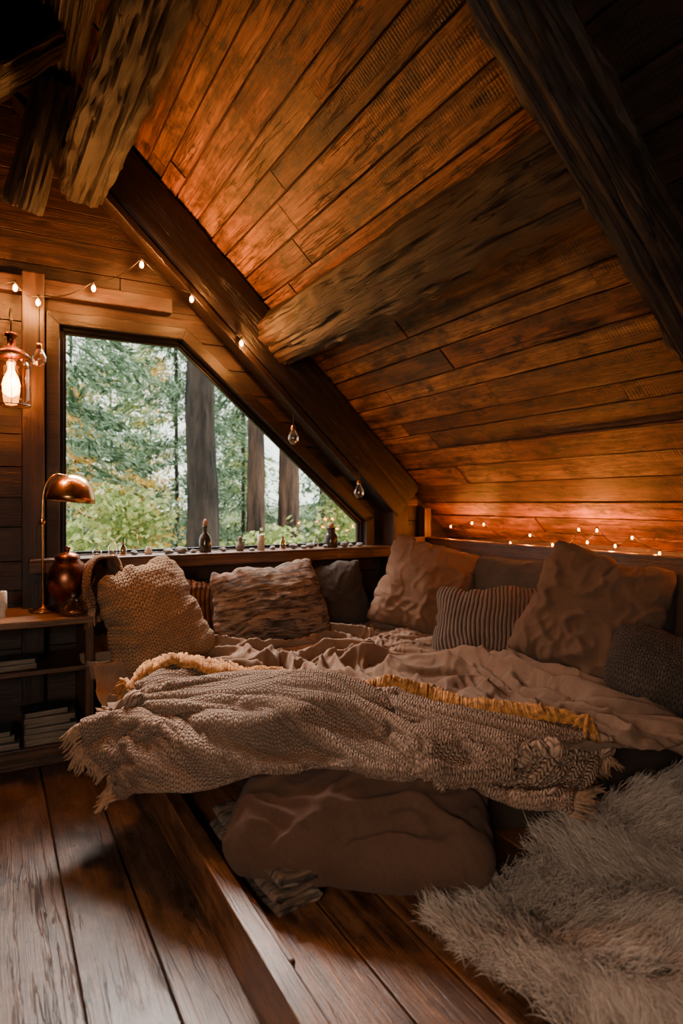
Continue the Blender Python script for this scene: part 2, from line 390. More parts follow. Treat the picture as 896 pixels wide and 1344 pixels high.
pillow(.40,.44,.14,M_char,(1.96,3.60,.70),(-.25,-.93,.25),6,"small charcoal cushion under the window sill",8,res=36)
pillow(.42,.38,.13,M_rust,(1.10,3.62,.66),(.1,-.93,.25),-12,"small dark rust ribbed cushion",9,res=36)
pillow(.50,.60,.30,M_knit,(.725,3.33,.715),(.05,-.93,.32),14,"beige knitted pillow propped by the side table",10,pressure=10,shrink=-.05,res=46,slump=.09,rnd=.22)
FP=pillow(.84,.50,.36,M_sack,(1.045,1.765,.285),(-.24,-.27,.93),3,"big dark brown linen pillow on the platform under the throw",11,pressure=20,shrink=-.09,res=58,crease=.026,rnd=.22)
res_=simulate([p[0] for p in PILL],28)
for (o,w,h,th,loc,n,roll,seed,crease,slump),r in zip(PILL,res_):
    r=r/10; mn,mx=r.min(0),r.max(0); r-=(mn+mx)/2; sz=mx-mn; r*=np.array([w/sz[0],h/sz[1],th/sz[2]])
    for k in range(len(r)):
        x,y,z=r[k]; s,t=x/w*2,y/h*2; e=max(0,(1-s*s)*(1-t*t))
        c=rdg(noise.noise(V(s*1.6+seed*2,t*2.4,seed)),.22)**1.5+.6*rdg(noise.noise(V(s*3.8+seed*2,t*3.0+9,seed)),.2)**1.5
        z+=(1 if z>0 else -1)*crease*c*min(1,e*3)+.025*noise.noise(V(s*.8+seed,t*.8,1.5))
        z*=1-slump*t*2.5
        y2=y-slump*e*.6; x2=x*(1+slump*(-t)*1.0)+.02*noise.noise(V(s*1.2+seed,t*1.2,5))
        r[k]=(x2,y2+.025*noise.noise(V(s*1.2,t*1.2+seed,8)),z)
    M_=Matrix.Translation(loc) @ orient(n,roll).to_4x4()
    if o is FP:   # settle the cushion's underside flat onto the platform boards
        Mi=M_.inverted()
        for k in range(len(r)):
            p=M_@Vector(r[k])
            if p.z<.16: p.z=.127+max(0,(p.z+.05))*.033/.21
            r[k]=tuple(Mi@p)
    o.data.vertices.foreach_set("co",r.astype(np.float32).ravel()); o.data.update()
    o.matrix_world=M_
    s=o.modifiers.new("ss",'SUBSURF'); s.levels=1; s.render_levels=1
# ---------------------------------------------------------------- bed
PT=.12
def sdf(x,y,x0,y0,R):
    cx,cy=x0+R,y0+R
    if x<cx and y<cy:
        dx,dy=x-cx,y-cy; r=math.hypot(dx,dy) or 1e-6; return r-R, (dx/r,dy/r)
    if x0-x>y0-y: return x0-x,(-1,0)
    return y0-y,(0,-1)
def grid_faces(n,m):
    idx=np.arange(n*m).reshape(n,m); return np.stack([idx[:-1,:-1],idx[1:,:-1],idx[1:,1:],idx[:-1,1:]],-1).reshape(-1,4)
def grid_obj(name,P,mat,uvs=None,solid=0,parent=None,loc=(0,0,0),subsurf=0):
    n,m,_=P.shape; f=grid_faces(n,m)
    uvl=None
    if uvs is not None: uvl=uvs.reshape(-1,2)[f.ravel()]
    return make(name,(P.reshape(-1,3)-np.array(loc)).tolist(),f.tolist(),mat,uv=uvl,smooth=True,solid=solid,parent=parent,loc=loc,recalc=False,subsurf=subsurf)
def normals(P):
    a=np.gradient(P,axis=0); b=np.gradient(P,axis=1); c=np.cross(a,b); c/=np.linalg.norm(c,axis=2,keepdims=True)+1e-9; return c
x0,y0,R=.80,1.56,1.45
outl=[(2.84,3.84),(.80,3.84)]
for k in range(13):
    a=math.pi+math.pi/2*k/12; outl.append((x0+R+R*math.cos(a),y0+R+R*math.sin(a)))
outl.append((2.84,1.56))
vs=[];fs=[];k=len(outl); lay=[(.0,PT+.001),(.0,PT+.02),(0,.355),(.015,.375),(.05,.385)]
cx,cy=1.9,2.7
for ins,z in lay:
    for (x,y) in outl:
        vx,vy=cx-x,cy-y; l=math.hypot(vx,vy); vs.append((x+vx/l*ins-cx,y+vy/l*ins-cy,z))
for i in range(len(lay)-1):
    for j in range(k): fs.append((i*k+j,i*k+(j+1)%k,(i+1)*k+(j+1)%k,(i+1)*k+j))
fs.append(tuple(range(k))[::-1]); fs.append(tuple((len(lay)-1)*k+j for j in range(k)))
top(make("mattress",vs,fs,M_matt,loc=(cx,cy,0),bevel=.02),"thick dark brown mattress on the low platform","mattress")
# proxy surface carrying the cloth during simulation (deleted afterwards)
DX,DY,DR=.72,1.48,1.30
def bedz(x,y):
    d,_=sdf(x,y,DX,DY,DR)
    return .405 if d<-.05 else (.405-(.405-PT)*min(1,((d+.05)/.09)**2) if d<.04 else (PT if x>.6 else .0))
gx=np.linspace(.3,3.0,110); gy=np.linspace(1.0,4.0,120)
prox=make("proxy",[(a,b_,bedz(a,b_)) for a in gx for b_ in gy],grid_faces(110,120).tolist(),M_matt,recalc=False)
collider(prox,.015,50); collider(FP,.012,30)
NA,NB=196,216
A=np.linspace(.50,2.83,NA); B=np.linspace(1.26,3.84,NB); vs=[]; keep=np.zeros((NA,NB),bool); pins=[]
for i,a in enumerate(A):
    for j,b_ in enumerate(B):
        d,_=sdf(a,b_,DX,DY,DR); lim=.24 if a>1.9 or b_>2.6 else .12
        keep[i,j]=d<lim
        an=math.radians(-20)+1.1*noise.noise(V(a*.8,b_*.8,6)); c_,s_=math.cos(an),math.sin(an); u=a*c_+b_*s_; v=-a*s_+b_*c_
        vs.append((a,b_,.445+.070*rdg(noise.noise(V(u*1.3,v*3.6,3.3)),.28)**1.2+.045*rdg(noise.noise(V(u*2.8,v*7.5,5.3)),.26)+.020*rdg(noise.noise(V(u*6,v*13,8.3)),.28)))
idx=-np.ones((NA,NB),int); c=0; V2=[];UV2=[]
for i in range(NA):
    for j in range(NB):
        if keep[i,j]:
            idx[i,j]=c; V2.append(vs[i*NB+j]); UV2.append((A[i],B[j])); 
            if i>=NA-2 or j>=NB-2: pins.append(c)
            c+=1
F=[]
for i in range(NA-1):
    for j in range(NB-1):
        q=(idx[i,j],idx[i+1,j],idx[i+1,j+1],idx[i,j+1])
        if min(q)>=0: F.append(tuple(int(t) for t in q))
duvet=make("duvet",V2,F,M_duvet,uv=[UV2[i] for f in F for i in f],smooth=True,recalc=False)
top(duvet,"rumpled brown linen duvet spread over the mattress","duvet")
vg=duvet.vertex_groups.new(name="pin"); vg.add(pins,1,'REPLACE')
m=cloth(duvet,.014,30,.08,shrink=-.16,frames=34,pin="pin"); m.collision_settings.distance_min=.012; m.collision_settings.collision_quality=3
r=simulate([duvet],24)[0]
duvet.data.vertices.foreach_set("co",r.astype(np.float32).ravel()); duvet.data.update(); duvet.vertex_groups.clear()
# ---- throw
rows=[
[(.51,2.88,.42),(.60,2.90,.53),(.79,2.82,.55),(1.05,2.29,.55),(1.39,1.97,.55),(1.60,1.69,.54),(1.78,1.47,.515)],
[(.48,2.74,.30),(.57,2.68,.51),(.76,2.57,.54),(.98,2.16,.54),(1.30,1.86,.54),(1.53,1.58,.52),(1.79,1.42,.47)],
[(.47,2.64,.22),(.54,2.51,.47),(.71,2.37,.53),(.91,2.03,.535),(1.20,1.73,.53),(1.43,1.49,.48),(1.78,1.37,.42)],
[(.48,2.51,.18),(.52,2.38,.39),(.66,2.19,.51),(.86,1.91,.52),(1.13,1.62,.49),(1.36,1.42,.42),(1.73,1.33,.37)],
[(.51,2.36,.15),(.54,2.25,.29),(.66,2.04,.43),(.87,1.78,.45),(1.11,1.52,.40),(1.32,1.34,.33),(1.64,1.29,.31)],
]
C=np.array(rows)
def cr(Cc,n):
    k=Cc.shape[0]; E=np.concatenate([2*Cc[:1]-Cc[1:2],Cc,2*Cc[-1:]-Cc[-2:-1]]); out=[]
    for t in np.linspace(0,k-1,n):
        i=min(int(t),k-2); f=t-i; a,b,c,d=E[i],E[i+1],E[i+2],E[i+3]
        out.append(.5*(2*b+(c-a)*f+(2*a-5*b+4*c-d)*f*f+(3*b-a-3*c+d)*f**3))
    return np.array(out)
BN,BM=90,240
S=cr(C,BN); S=np.swapaxes(cr(np.swapaxes(S,0,1),BM),0,1)
Nn=normals(S)
if Nn[BN//2,BM//2,2]<0: Nn=-Nn
arc=np.cumsum(np.r_[0,np.linalg.norm(np.diff(S[30],axis=0),axis=1)])
H=np.zeros(S.shape[:2]); UV=np.zeros(S.shape[:2]+(2,)); SHF=np.zeros(S.shape)
outv=S[0]-S[BN//3]; outv[:,2]=0; outv/=np.linalg.norm(outv,axis=1,keepdims=True)
for i in range(BN):
    for j in range(BM):
        u=arc[j]; v=.62*i/(BN-1)
        vv=v+.14*noise.noise(V(u*1.1,0,3.3))+.03*noise.noise(V(u*3,v*3,8.3))
        f1=rdg(noise.noise(V(u*.45+4,vv*5.2,1.7)),.34); f2=rdg(noise.noise(V(u*.8+9,vv*10.0,6.7)),.28)
        H[i,j]=(.080*f1**1.0+.034*f2**1.2)*min(1,max(0,i-12)/16)+.008+.018*noise.noise(V(u*3.5,v*2,4))
        SHF[i,j]=outv[j]*(.075*noise.noise(V(u*2.0,2,7))+.03*noise.noise(V(u*5.5,5,7)))*max(0,1-i/45)-outv[j]*(.06*noise.noise(V(u*2.6,9,3)))*max(0,(i-55)/35)
S=S+Nn*H[...,None]+SHF
AU=np.cumsum(np.concatenate([np.zeros((BN,1)),np.linalg.norm(np.diff(S,axis=1),axis=2)],1),1); AV=np.cumsum(np.concatenate([np.zeros((1,BM)),np.linalg.norm(np.diff(S,axis=0),axis=2)],0),0)
UV[...,0]=AU.mean(0)[None,:]; UV[...,1]=AV
BO=np.array((1.1,2.0,.5)); BV=Vector(BO)
bl=empty("knit_blanket",BV); top(bl,"chunky taupe knitted throw with mustard fringe draped over bed","blanket")
body=make("knit_body",S.reshape(-1,3).tolist(),grid_faces(BN,BM).tolist(),M_blanket,uv=UV.reshape(-1,2)[grid_faces(BN,BM).ravel()],smooth=True,recalc=False)
collider(duvet,.010,60)
vg=body.vertex_groups.new(name="pin"); vg.add([j for j in range(BM*2)],1,'REPLACE')
m=cloth(body,.012,50,1.4,shrink=-.05,frames=22,pin="pin",damp=3); m.collision_settings.distance_min=.010; m.collision_settings.collision_quality=3; m.settings.effector_weights.gravity=.6
r=simulate([body],13)[0]
for o in (duvet,FP):
    for md in [q for q in o.modifiers if q.type=='COLLISION']: o.modifiers.remove(md)
bpy.data.objects.remove(prox)
S=r.reshape(BN,BM,3)
body.data.vertices.foreach_set("co",(r-BO).astype(np.float32).ravel()); body.data.update(); body.vertex_groups.clear(); body.parent=bl
md=body.modifiers.new("s",'SOLIDIFY'); md.thickness=.016; md.offset=1; md=body.modifiers.new("ss",'SUBSURF'); md.levels=1; md.render_levels=1
md=duvet.modifiers.new("ss",'SUBSURF'); md.levels=1; md.render_levels=1
parts=[]
# twisted mustard tassels: clumped cords along the upper edge, curling up over the hem
for rw in (0,2,5):
    for j in range(1,BM-2):
      cl_=noise.noise(V(j*.45,rw*3,1))*.05; ll=.065+.035*noise.noise(V(j*.3,rw*5,4))
      for rep in (0,.5):
        p=Vector(S[rw,j])*(1-rep)+Vector(S[rw,j+1])*rep; q=Vector(S[rw+5,j]); out=(p-q); out.z=0; out.normalize(); tg=(Vector(S[0,j+1])-Vector(S[0,j])).normalized()
        ln_=ll*random.uniform(.75,1.25); side=cl_+random.uniform(-.014,.014); hz=.022+.012*noise.noise(V(j*.22,rw,9))
        pts=[p-out*.03+V(0,0,hz*.8),p+out*ln_*.05+V(0,0,hz+.016+.003*rw)+tg*side*.3,p+out*ln_*.55+V(0,0,hz+.004+random.uniform(-.006,.018))+tg*side,p+out*ln_+V(0,0,-.014+random.uniform(-.006,.006))+tg*side*1.6]
        parts.append(tube([x-BV for x in pts],[.0048,.0066,.0058,.0026],5))
vs,fs=merge(parts); o=make("fringe",vs,fs,M_must,parent=bl,smooth=True); o["kind"]="stuff"; o["label"]="mustard yarn fringe"
parts=[]
for i in range(0,BN-1):
    for L_ in range(4):
        p=Vector(S[i,0]); q=Vector(S[i,6]); out=(p-q).normalized(); out=(out+V(-.25,-.1,-.7)).normalized(); sd=V(random.uniform(-.02,.02),random.uniform(-.03,.03),0)
        ln_=random.uniform(.05,.10)
        pts=[p,p+out*ln_*.4+V(-.01,0,.004),p+out*ln_*.8+sd*.6,p+out*ln_+sd]
        for w in pts: w.z=max(w.z,.02)
        parts.append(tube([x-BV for x in pts],[.006,.006,.005,.002],5))
vs,fs=merge(parts); o=make("end_fringe",vs,fs,M_tass,parent=bl,smooth=True); o["kind"]="stuff"
parts=[]
for i in range(0,BN-1):
  for L_ in range(3):
    p=Vector(S[i,-1]); q=Vector(S[i,-7]); out=(p-q).normalized(); out=(out+V(.2,0,-.25)).normalized(); ln_=random.uniform(.05,.09); sd=V(random.uniform(-.02,.02),random.uniform(-.02,.02),random.uniform(-.01,.01))
    parts.append(tube([x-BV for x in (p,p+out*ln_*.5,p+out*ln_+sd)],[.005,.005,.002],5))
vs,fs=merge(parts); o=make("end_fringe",vs,fs,M_tass,parent=bl,smooth=True); o["kind"]="stuff"
# ---------------------------------------------------------------- room shell
CW=.95; rx=.30; rz=4.02-CW*rx      # ceiling plane z = 4.02 - .95 x
Y0,Y1=-1.6,3.9
mb=MB(); planks(mb,(rx,1.26,rz),(0,1,0),(1,0,-CW),Y1-1.26,4.05,(.105,.18),(1.3,2.9),th=.018,jit=.009,gap=.009)
struct(mb.obj("ceiling",M_ceil,bevel=.003))
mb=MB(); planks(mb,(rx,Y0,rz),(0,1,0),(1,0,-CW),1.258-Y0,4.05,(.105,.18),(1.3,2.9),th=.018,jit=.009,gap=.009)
struct(mb.obj("ceiling_near_shaded",M_ceild,bevel=.003))  # same ceiling continued past the rafter, its shade painted by darker boards
L=math.hypot(2.8,2.8*CW)
O_=Vector((-2.5,Y0,rz-2.8*CW)); U_=V(0,1,0); W_=V(1,0,CW).normalized(); N_=U_.cross(W_)
sgn=-1 if N_.z>0 else 1
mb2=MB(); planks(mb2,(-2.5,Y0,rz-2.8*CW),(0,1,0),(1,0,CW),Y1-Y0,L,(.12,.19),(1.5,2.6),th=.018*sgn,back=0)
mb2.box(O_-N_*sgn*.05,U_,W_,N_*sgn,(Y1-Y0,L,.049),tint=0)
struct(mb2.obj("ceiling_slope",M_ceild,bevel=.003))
mb=MB()
x=-2.55
while x<3.2:
    w=.21; mb_y=Y0-random.uniform(0,1)
    while mb_y<Y1:
        Lb=random.uniform(2.2,3.6); a=max(mb_y,Y0); b_=min(mb_y+Lb,Y1)
        if b_-a>.05: mb.box((x+.03,a,-.02),(0,1,0),(1,0,0),(0,0,1),(b_-a-.003,w-.008,.02))
        mb_y+=Lb
    x+=w
mb.abox((-2.55,Y0,-.08),(3.2,Y1,-.021),tint=0)
struct(mb.obj("floor",M_floor,bevel=.002))
WZ0,WZ1,WXL,WXT,WXR,WZR=.98,2.30,.33,1.02,2.33,1.17
xd=lambda z: WXT+(WZ1-z)*(WXR-WXT)/(WZ1-WZR)
mb=MB(); rows=[0,.16,.33,.50,.66,.82,WZ0,1.17,1.33,1.5,1.68,1.84,2.0,2.15,2.30,2.47,2.63,2.8,2.96,3.13,3.3,3.46,3.62,3.8]
for a,b_ in zip(rows[:-1],rows[1:]):
    g=.004; y=3.9+random.uniform(-.004,.004)
    e=(0,.06,0)
    if b_<=WZ0+1e-6 or a>=WZ1-1e-6:
        cut=sorted(random.uniform(-2.4,3.0) for _ in range(2)); xs=[-2.6]+cut+[3.3]
        for p,q in zip(xs[:-1],xs[1:]): mb.prism([(p,y,a),(q-g,y,a),(q-g,y,b_-g),(p,y,b_-g)],e)
    else:
        mb.prism([(-2.6,y,a),(WXL-.02,y,a),(WXL-.02,y,b_-g),(-2.6,y,b_-g)],e)
        xa=WXR if a<WZR-1e-6 else xd(a); xb=WXR if b_<=WZR+1e-6 else xd(b_)
        mb.prism([(xa+.02,y,a),(3.3,y,a),(3.3,y,b_-g),(xb+.02,y,b_-g)],e)
yb=3.966; eb=(0,.03,0)
mb.prism([(-2.7,yb,-.1),(3.4,yb,-.1),(3.4,yb,WZ0-.005),(-2.7,yb,WZ0-.005)],eb,0)
mb.prism([(-2.7,yb,WZ0-.006),(WXL-.025,yb,WZ0-.006),(WXL-.025,yb,4),(-2.7,yb,4)],eb,0)
mb.prism([(WXL-.026,yb,WZ1+.02),(WXT,yb,WZ1+.02),(WXT,yb,4),(WXL-.026,yb,4)],eb,0)
mb.prism([(WXT,yb,WZ1+.02),(WXR+.03,yb,WZR+.01),(WXR+.03,yb,WZ0-.006),(3.4,yb,WZ0-.006),(3.4,yb,4),(WXT,yb,4)],eb,0)
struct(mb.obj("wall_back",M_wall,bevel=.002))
mb=MB(); planks(mb,(3.12,Y0,0),(0,1,0),(0,0,1),Y1-Y0,1.2,(.14,.18),(1.5,2.5),th=-.018,back=0); mb.abox((3.125,Y0,0),(3.2,Y1,1.2),tint=0)
struct(mb.obj("wall_right",M_wall))
mb=MB(); planks(mb,(-2.5,Y0,0),(0,1,0),(0,0,1),Y1-Y0,1.35,(.14,.18),(1.5,2.5),th=.018)
struct(mb.obj("wall_left",M_wall))
mb=MB(); planks(mb,(-2.6,Y0,0),(1,0,0),(0,0,1),5.9,3.9,(.15,.2),(1.5,2.5),th=-.018,back=0); mb.abox((-2.7,Y0-.08,-.1),(3.4,Y0-.001,4),tint=0)
struct(mb.obj("wall_front",M_wall))
def ring(mb,inner,outer,y,d,tint=.5):
    k=len(inner)
    for i in range(k):
        j=(i+1)%k
        mb.prism([(inner[i][0],y,inner[i][1]),(inner[j][0],y,inner[j][1]),(outer[j][0],y,outer[j][1]),(outer[i][0],y,outer[i][1])],(0,d,0),tint)
def inset(poly,d):
    k=len(poly); out=[]
    for i in range(k):
        p0,p1,p2=[Vector(poly[(i+q)%k]) for q in (-1,0,1)]
        a=(p1-p0).normalized(); b=(p2-p1).normalized(); na=Vector((a.y,-a.x)); nb=Vector((b.y,-b.x))
        mm=(na+nb); mm/= (1+na.dot(nb)); out.append(tuple(p1+mm*d))
    return out
poly=[(WXL,WZ0),(WXL,WZ1),(WXT,WZ1),(WXR,WZR),(WXR,WZ0)]
pin=inset(poly,.025); pin2=inset(poly,.04)
mb=MB(); ring(mb,pin,poly,3.90,.05); ring(mb,pin2,pin,3.915,.03)
win=mb.obj("window_1",M_black,bevel=.002); struct(win)
gl=make("glass",[(p[0],3.93,p[1]) for p in pin2],[tuple(range(5))],M_glass,parent=win,recalc=False)
pout=inset(poly,-.07)
mb=MB()
ring(mb,poly,[(pout[0][0],WZ0),pout[1],pout[2],pout[3],(pout[4][0],WZ0)],3.855,.05,.6)
struct(mb.obj("trim_1",M_trim,bevel=.004))
mb=MB(); mb.abox((.17,3.70,.985),(2.56,3.90,.998)); mb.abox((.17,3.70,.925),(2.56,3.74,.985)); mb.abox((.17,3.74,.955),(2.56,3.9,.985))
sill=mb.obj("trim_2",M_furn,bevel=.004); struct(sill)
mb=MB(); mb.abox((.14,3.80,0),(.25,3.9,2.55)); struct(mb.obj("trim_3",M_wall,bevel=.006))
mb=MB(); mb.abox((-1.2,3.82,2.44),(.95,3.9,2.53)); struct(mb.obj("trim_4",M_wall,bevel=.006))
mb=MB(); mb.abox((2.47,3.72,.0),(2.60,3.9,1.50)); struct(mb.obj("trim_5",M_wall,bevel=.006))
mb=MB(); mb.abox((2.60,3.80,1.0),(2.9,3.88,1.05)); mb.abox((2.60,3.82,1.28),(2.75,3.88,1.33)); mb.abox((2.80,3.80,.9),(2.86,3.88,1.26)); struct(mb.obj("trim_6",M_furn,bevel=.004))
# ---------------------------------------------------------------- beams
nrm=V(-CW,0,-1).normalized(); sl=V(1,0,-CW).normalized()
def onceil(x,y,off): return V(x,y,4.02-CW*x)+nrm*off
top(beam("rafter_beam",onceil(.50,3.79,.175),onceil(2.72,3.79,.175),.17,.29,M_dark,upv=nrm,amp=.006,expo=20),"dark straight rafter running down the slope above the window","beam")
top(beam("rafter_beam",onceil(.35,3.76,.35),onceil(2.42,3.76,.35),.13,.045,M_trim,upv=nrm,amp=.003,expo=14),"narrow brown board lining the underside of the window rafter","beam")
top(beam("rafter_beam",onceil(.52,1.25,.14),onceil(3.0,1.25,.14),.155,.21,M_beam,upv=nrm,amp=.026,seed=3),"rough hewn dark rafter crossing the sloped ceiling","beam")
top(beam("rafter_beam",onceil(.52,.40,.13),onceil(3.0,.40,.13),.22,.22,M_dark,upv=nrm,amp=.03,seed=8),"near-black hewn rafter on the sloped ceiling","beam")
top(beam("purlin_beam",onceil(1.68,1.27,.12),onceil(1.68,3.70,.12),.33,.22,M_beam,upv=nrm,amp=.028,seed=5,expo=5),"thick hewn purlin beam running under the ceiling boards","beam")
top(beam("ridge_log",(.50,1.5,3.06),(.42,3.68,3.03),.22,.26,M_log,amp=.045,seed=11,expo=5,flare=lambda t:1+.4*max(0,t-.85)),"thick weathered log with a cut end below the ridge","beam")
top(beam("ridge_log",(.30,Y0+.05,3.44),(.30,3.86,3.44),.18,.18,M_dark,amp=.02,seed=21,expo=6),"dark ridge log at the top of the roof","beam")
ln=V(CW,0,-1).normalized()
def onleft(x,y,off): return V(x,y,rz-CW*(rx-x))+ln*off
top(beam("rafter_beam",onleft(-2.2,3.05,.15),onleft(.08,3.05,.15),.22,.26,M_dark,upv=ln,amp=.03,seed=31),"dark hewn rafter rising to the ridge","beam")
top(beam("rafter_beam",onleft(-2.2,1.4,.15),onleft(.08,1.4,.15),.2,.24,M_dark,upv=ln,amp=.03,seed=33),"near-black hewn rafter rising to the ridge","beam")
top(beam("brace_post",(.26,3.34,3.34),(.13,3.60,2.80),.17,.16,M_log,amp=.03,seed=37,expo=5),"short weathered log brace under the ridge","beam")
# ---------------------------------------------------------------- platform + ledge
plat=empty("bed_platform",(1.8,1.8,0)); top(plat,"low reddish wooden bed platform with a raised edge rail","platform")
mb=MB(); xx=.65
while xx<2.98:
    w=min(random.uniform(.17,.2),2.99-xx); mb.box((xx-1.8,-.1-1.8,PT-.022),(0,1,0),(1,0,0),(0,0,1),(3.95,w-.006,.022)); xx+=w
mb.abox((.66-1.8,-.08-1.8,0),(2.99-1.8,3.84-1.8,PT-.023),tint=0)
mb.obj("deck",M_plat,parent=plat,bevel=.003)
mb=MB(); mb.abox((.585-1.8,.0-1.8,0),(.645-1.8,3.3-1.8,PT+.05)); mb.abox((.645-1.8,1.45-1.8,PT),(.670-1.8,3.3-1.8,PT+.03))
mb.obj("rail",M_plat,parent=plat,bevel=.006)
led=empty("headboard_ledge",(2.9,2.7,0)); top(led,"long rough wooden headboard ledge below the sloped ceiling","shelf")
mb=MB(); mb.abox((-.05,-1.5,.98),(.19,1.12,1.005)); mb.obj("shelf_board",M_furn,parent=led,bevel=.004)
mb=MB(); mb.abox((-.075,-1.5,.93),(-.035,1.12,1.045)); mb.obj("rail",M_furn,parent=led,bevel=.008)
mb=MB()
for i,(a,b_) in enumerate(((PT,.38),(.385,.65),(.655,.925))): mb.abox((-.03,-1.5,a),(.0,1.12,b_))
mb.obj("back_panel",M_wall,parent=led,bevel=.004)
# shawl over the left of knitted pillow
P=np.zeros((60,40,3));UV=np.zeros((60,40,2)); A2=np.linspace(0,1,60);B2=np.linspace(0,1,40)
shp=cr(np.array([(.44,3.36,.76),(.43,3.36,.90),(.46,3.40,1.0),(.53,3.42,1.01),(.58,3.40,.95),(.60,3.38,.88)]),60)
for i,a in enumerate(A2):
    for j,b_ in enumerate(B2):
        h=.02*noise.noise(V(a*5,b_*7,3))+.012*rdg(noise.noise(V(a*1.5,b_*5,9)),.3); x,y,z=shp[i]; P[i,j]=(x+h-.02*b_,y+.26*b_+h,z+h-.05*b_*b_); UV[i,j]=(a*.5,b_*.3)
SO=np.array((.5,3.5,.8)); SV=Vector(SO)
sh=empty("shawl",SV); top(sh,"fringed brown knitted shawl hanging over the pillow","shawl")
M_shawl=fabric("shawl_knit",(.26,.13,.065),(.32,.165,.085),'knit',freq=60,strength=1)
grid_obj("knit_body",P-SO,M_shawl,UV,solid=.012,parent=sh)
parts=[]
for j in range(0,40):
    p=Vector(P[0,j])-SV; parts.append(tube([p,p+V(-.005,random.uniform(-.01,.01),-.04),p+V(random.uniform(-.02,.01),random.uniform(-.02,.02),-.09)],[.005,.005,.002],5))
vs,fs=merge(parts); o=make("fringe",vs,fs,M_tass,parent=sh,smooth=True); o["kind"]="stuff"
# folded textile on platform : a flattened zig-zag of cloth
th_=empty("folded_textile",(.752,2.02,PT)); top(th_,"dark grey folded woven textile tucked beside the pillow","textile")
M_tex=fabric("folded_textile_cloth",(.055,.045,.039),(.085,.07,.06),'pattern',strength=.9)
prof=[]
for lay_ in range(5):
    z=.010+lay_*.024; hw=.066-.003*lay_
    xs=np.linspace(-hw,hw,9) if lay_%2==0 else np.linspace(hw,-hw,9)
    for x in xs: prof.append((x,z))
    sx_=1 if lay_%2==0 else -1
    if lay_<4: prof.append((sx_*(hw+.010),z+.012))
prof=np.array(prof); K2=60; P=np.zeros((K2,len(prof),3)); UV=np.zeros((K2,len(prof),2)); ar=np.cumsum(np.r_[0,np.linalg.norm(np.diff(prof,axis=0),axis=1)])
for i in range(K2):
    y=-.36+.52*i/(K2-1)
    for j,(x,z) in enumerate(prof):
        P[i,j]=(x+.012*noise.noise(V(y*5,z*20,1)),y+.02*noise.noise(V(x*9,z*40,3))*(1 if i<5 or i>K2-6 else .2),z+.006*noise.noise(V(x*14,y*9,2))*(1+z*8)); UV[i,j]=(ar[j],y)
grid_obj("cloth",P,M_tex,UV,solid=.008,parent=th_)
th_.rotation_euler=(0,0,math.radians(3))
# ---------------------------------------------------------------- sheepskin
rug=empty("sheepskin_rug",(1.7,1.0,PT)); top(rug,"fluffy warm grey-beige sheepskin rug on the platform","rug")
def rugh(x,y): 
    return PT+.04+.05*noise.noise(V(x*3.0,y*3.0,2))+.03*noise.noise(V(x*8,y*8,5))+.15*max(0,min(1,(y-1.16)/.28))**1.5*max(0,min(1,(x-1.45)/.4))
def inrug(x,y):
    e=.05*noise.noise(V(x*4,y*4,7))
    xl=1.10+.14*max(0,(1.0-y))-.03*math.exp(-((y-1.3)/.2)**2)
    return x>xl+e and x<2.62+e and y>.25+e and y<1.36+e*.6+.05*x
nx,ny=70,60; X=np.linspace(.95,2.75,nx); Yy=np.linspace(.2,1.55,ny); idx={};vs=[];fs=[]
for i in range(nx-1):
    for j in range(ny-1):
        if inrug((X[i]+X[i+1])/2,(Yy[j]+Yy[j+1])/2):
            q=[]
            for a,b_ in ((i,j),(i+1,j),(i+1,j+1),(i,j+1)):
                if (a,b_) not in idx: idx[(a,b_)]=len(vs); vs.append((X[a]-1.7,Yy[b_]-1.0,rugh(X[a],Yy[b_])-PT))
                q.append(idx[(a,b_)])
            fs.append(tuple(q))
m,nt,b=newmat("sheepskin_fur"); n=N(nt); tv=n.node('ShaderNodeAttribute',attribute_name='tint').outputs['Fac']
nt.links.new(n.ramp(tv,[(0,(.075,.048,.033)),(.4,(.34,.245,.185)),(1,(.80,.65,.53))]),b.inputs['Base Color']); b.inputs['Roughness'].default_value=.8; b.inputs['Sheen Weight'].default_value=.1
M_fur=m
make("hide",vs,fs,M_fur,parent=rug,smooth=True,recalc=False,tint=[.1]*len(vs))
pts=[]
while len(pts)<4200:
    x,y=random.uniform(.95,2.7),random.uniform(.22,1.55)
    if inrug(x,y): pts.append((x,y))
cl=np.array(pts); K=len(cl)
dirs=np.zeros((K,3)); hz=np.zeros(K)
for i,(x,y) in enumerate(pts):
    hz[i]=rugh(x,y); a=noise.noise(V(x*2.2,y*2.2,11))*6+random.gauss(0,.45)-2.0
    dirs[i]=(math.cos(a)*.7,math.sin(a)*.7,.7+.3*random.random())
per=42; NS=K*per
ci=np.repeat(np.arange(K),per)
root=np.stack([cl[ci,0]+rng.normal(0,.018,NS),cl[ci,1]+rng.normal(0,.018,NS),hz[ci]-.006],1)
d=dirs[ci]+rng.normal(0,.30,(NS,3)); d/=np.linalg.norm(d,axis=1,keepdims=True)
Ls=rng.uniform(.06,.11,NS)[:,None]
ctr=np.stack([cl[ci,0],cl[ci,1],hz[ci]],1)
tip=root+d*Ls; tipc=ctr+dirs[ci]/np.linalg.norm(dirs[ci],axis=1,keepdims=True)*Ls*1.05
tip=tip*.60+tipc*.40; tip[:,2]-=.018; tip+=rng.normal(0,.008,(NS,3)); tip[:,2]=np.maximum(tip[:,2],PT+.004)
mid=root*.5+tip*.5; mid[:,2]+=.020; mid+=rng.normal(0,.006,(NS,3))
segp=[]
for t in (0,.33,.66,1):
    segp.append(root*(1-t)**2+2*(mid+np.array([0,0,.008]))*t*(1-t)+tip*t*t)
side=np.cross(d,rng.normal(0,1,(NS,3))); side/=np.linalg.norm(side,axis=1,keepdims=True)
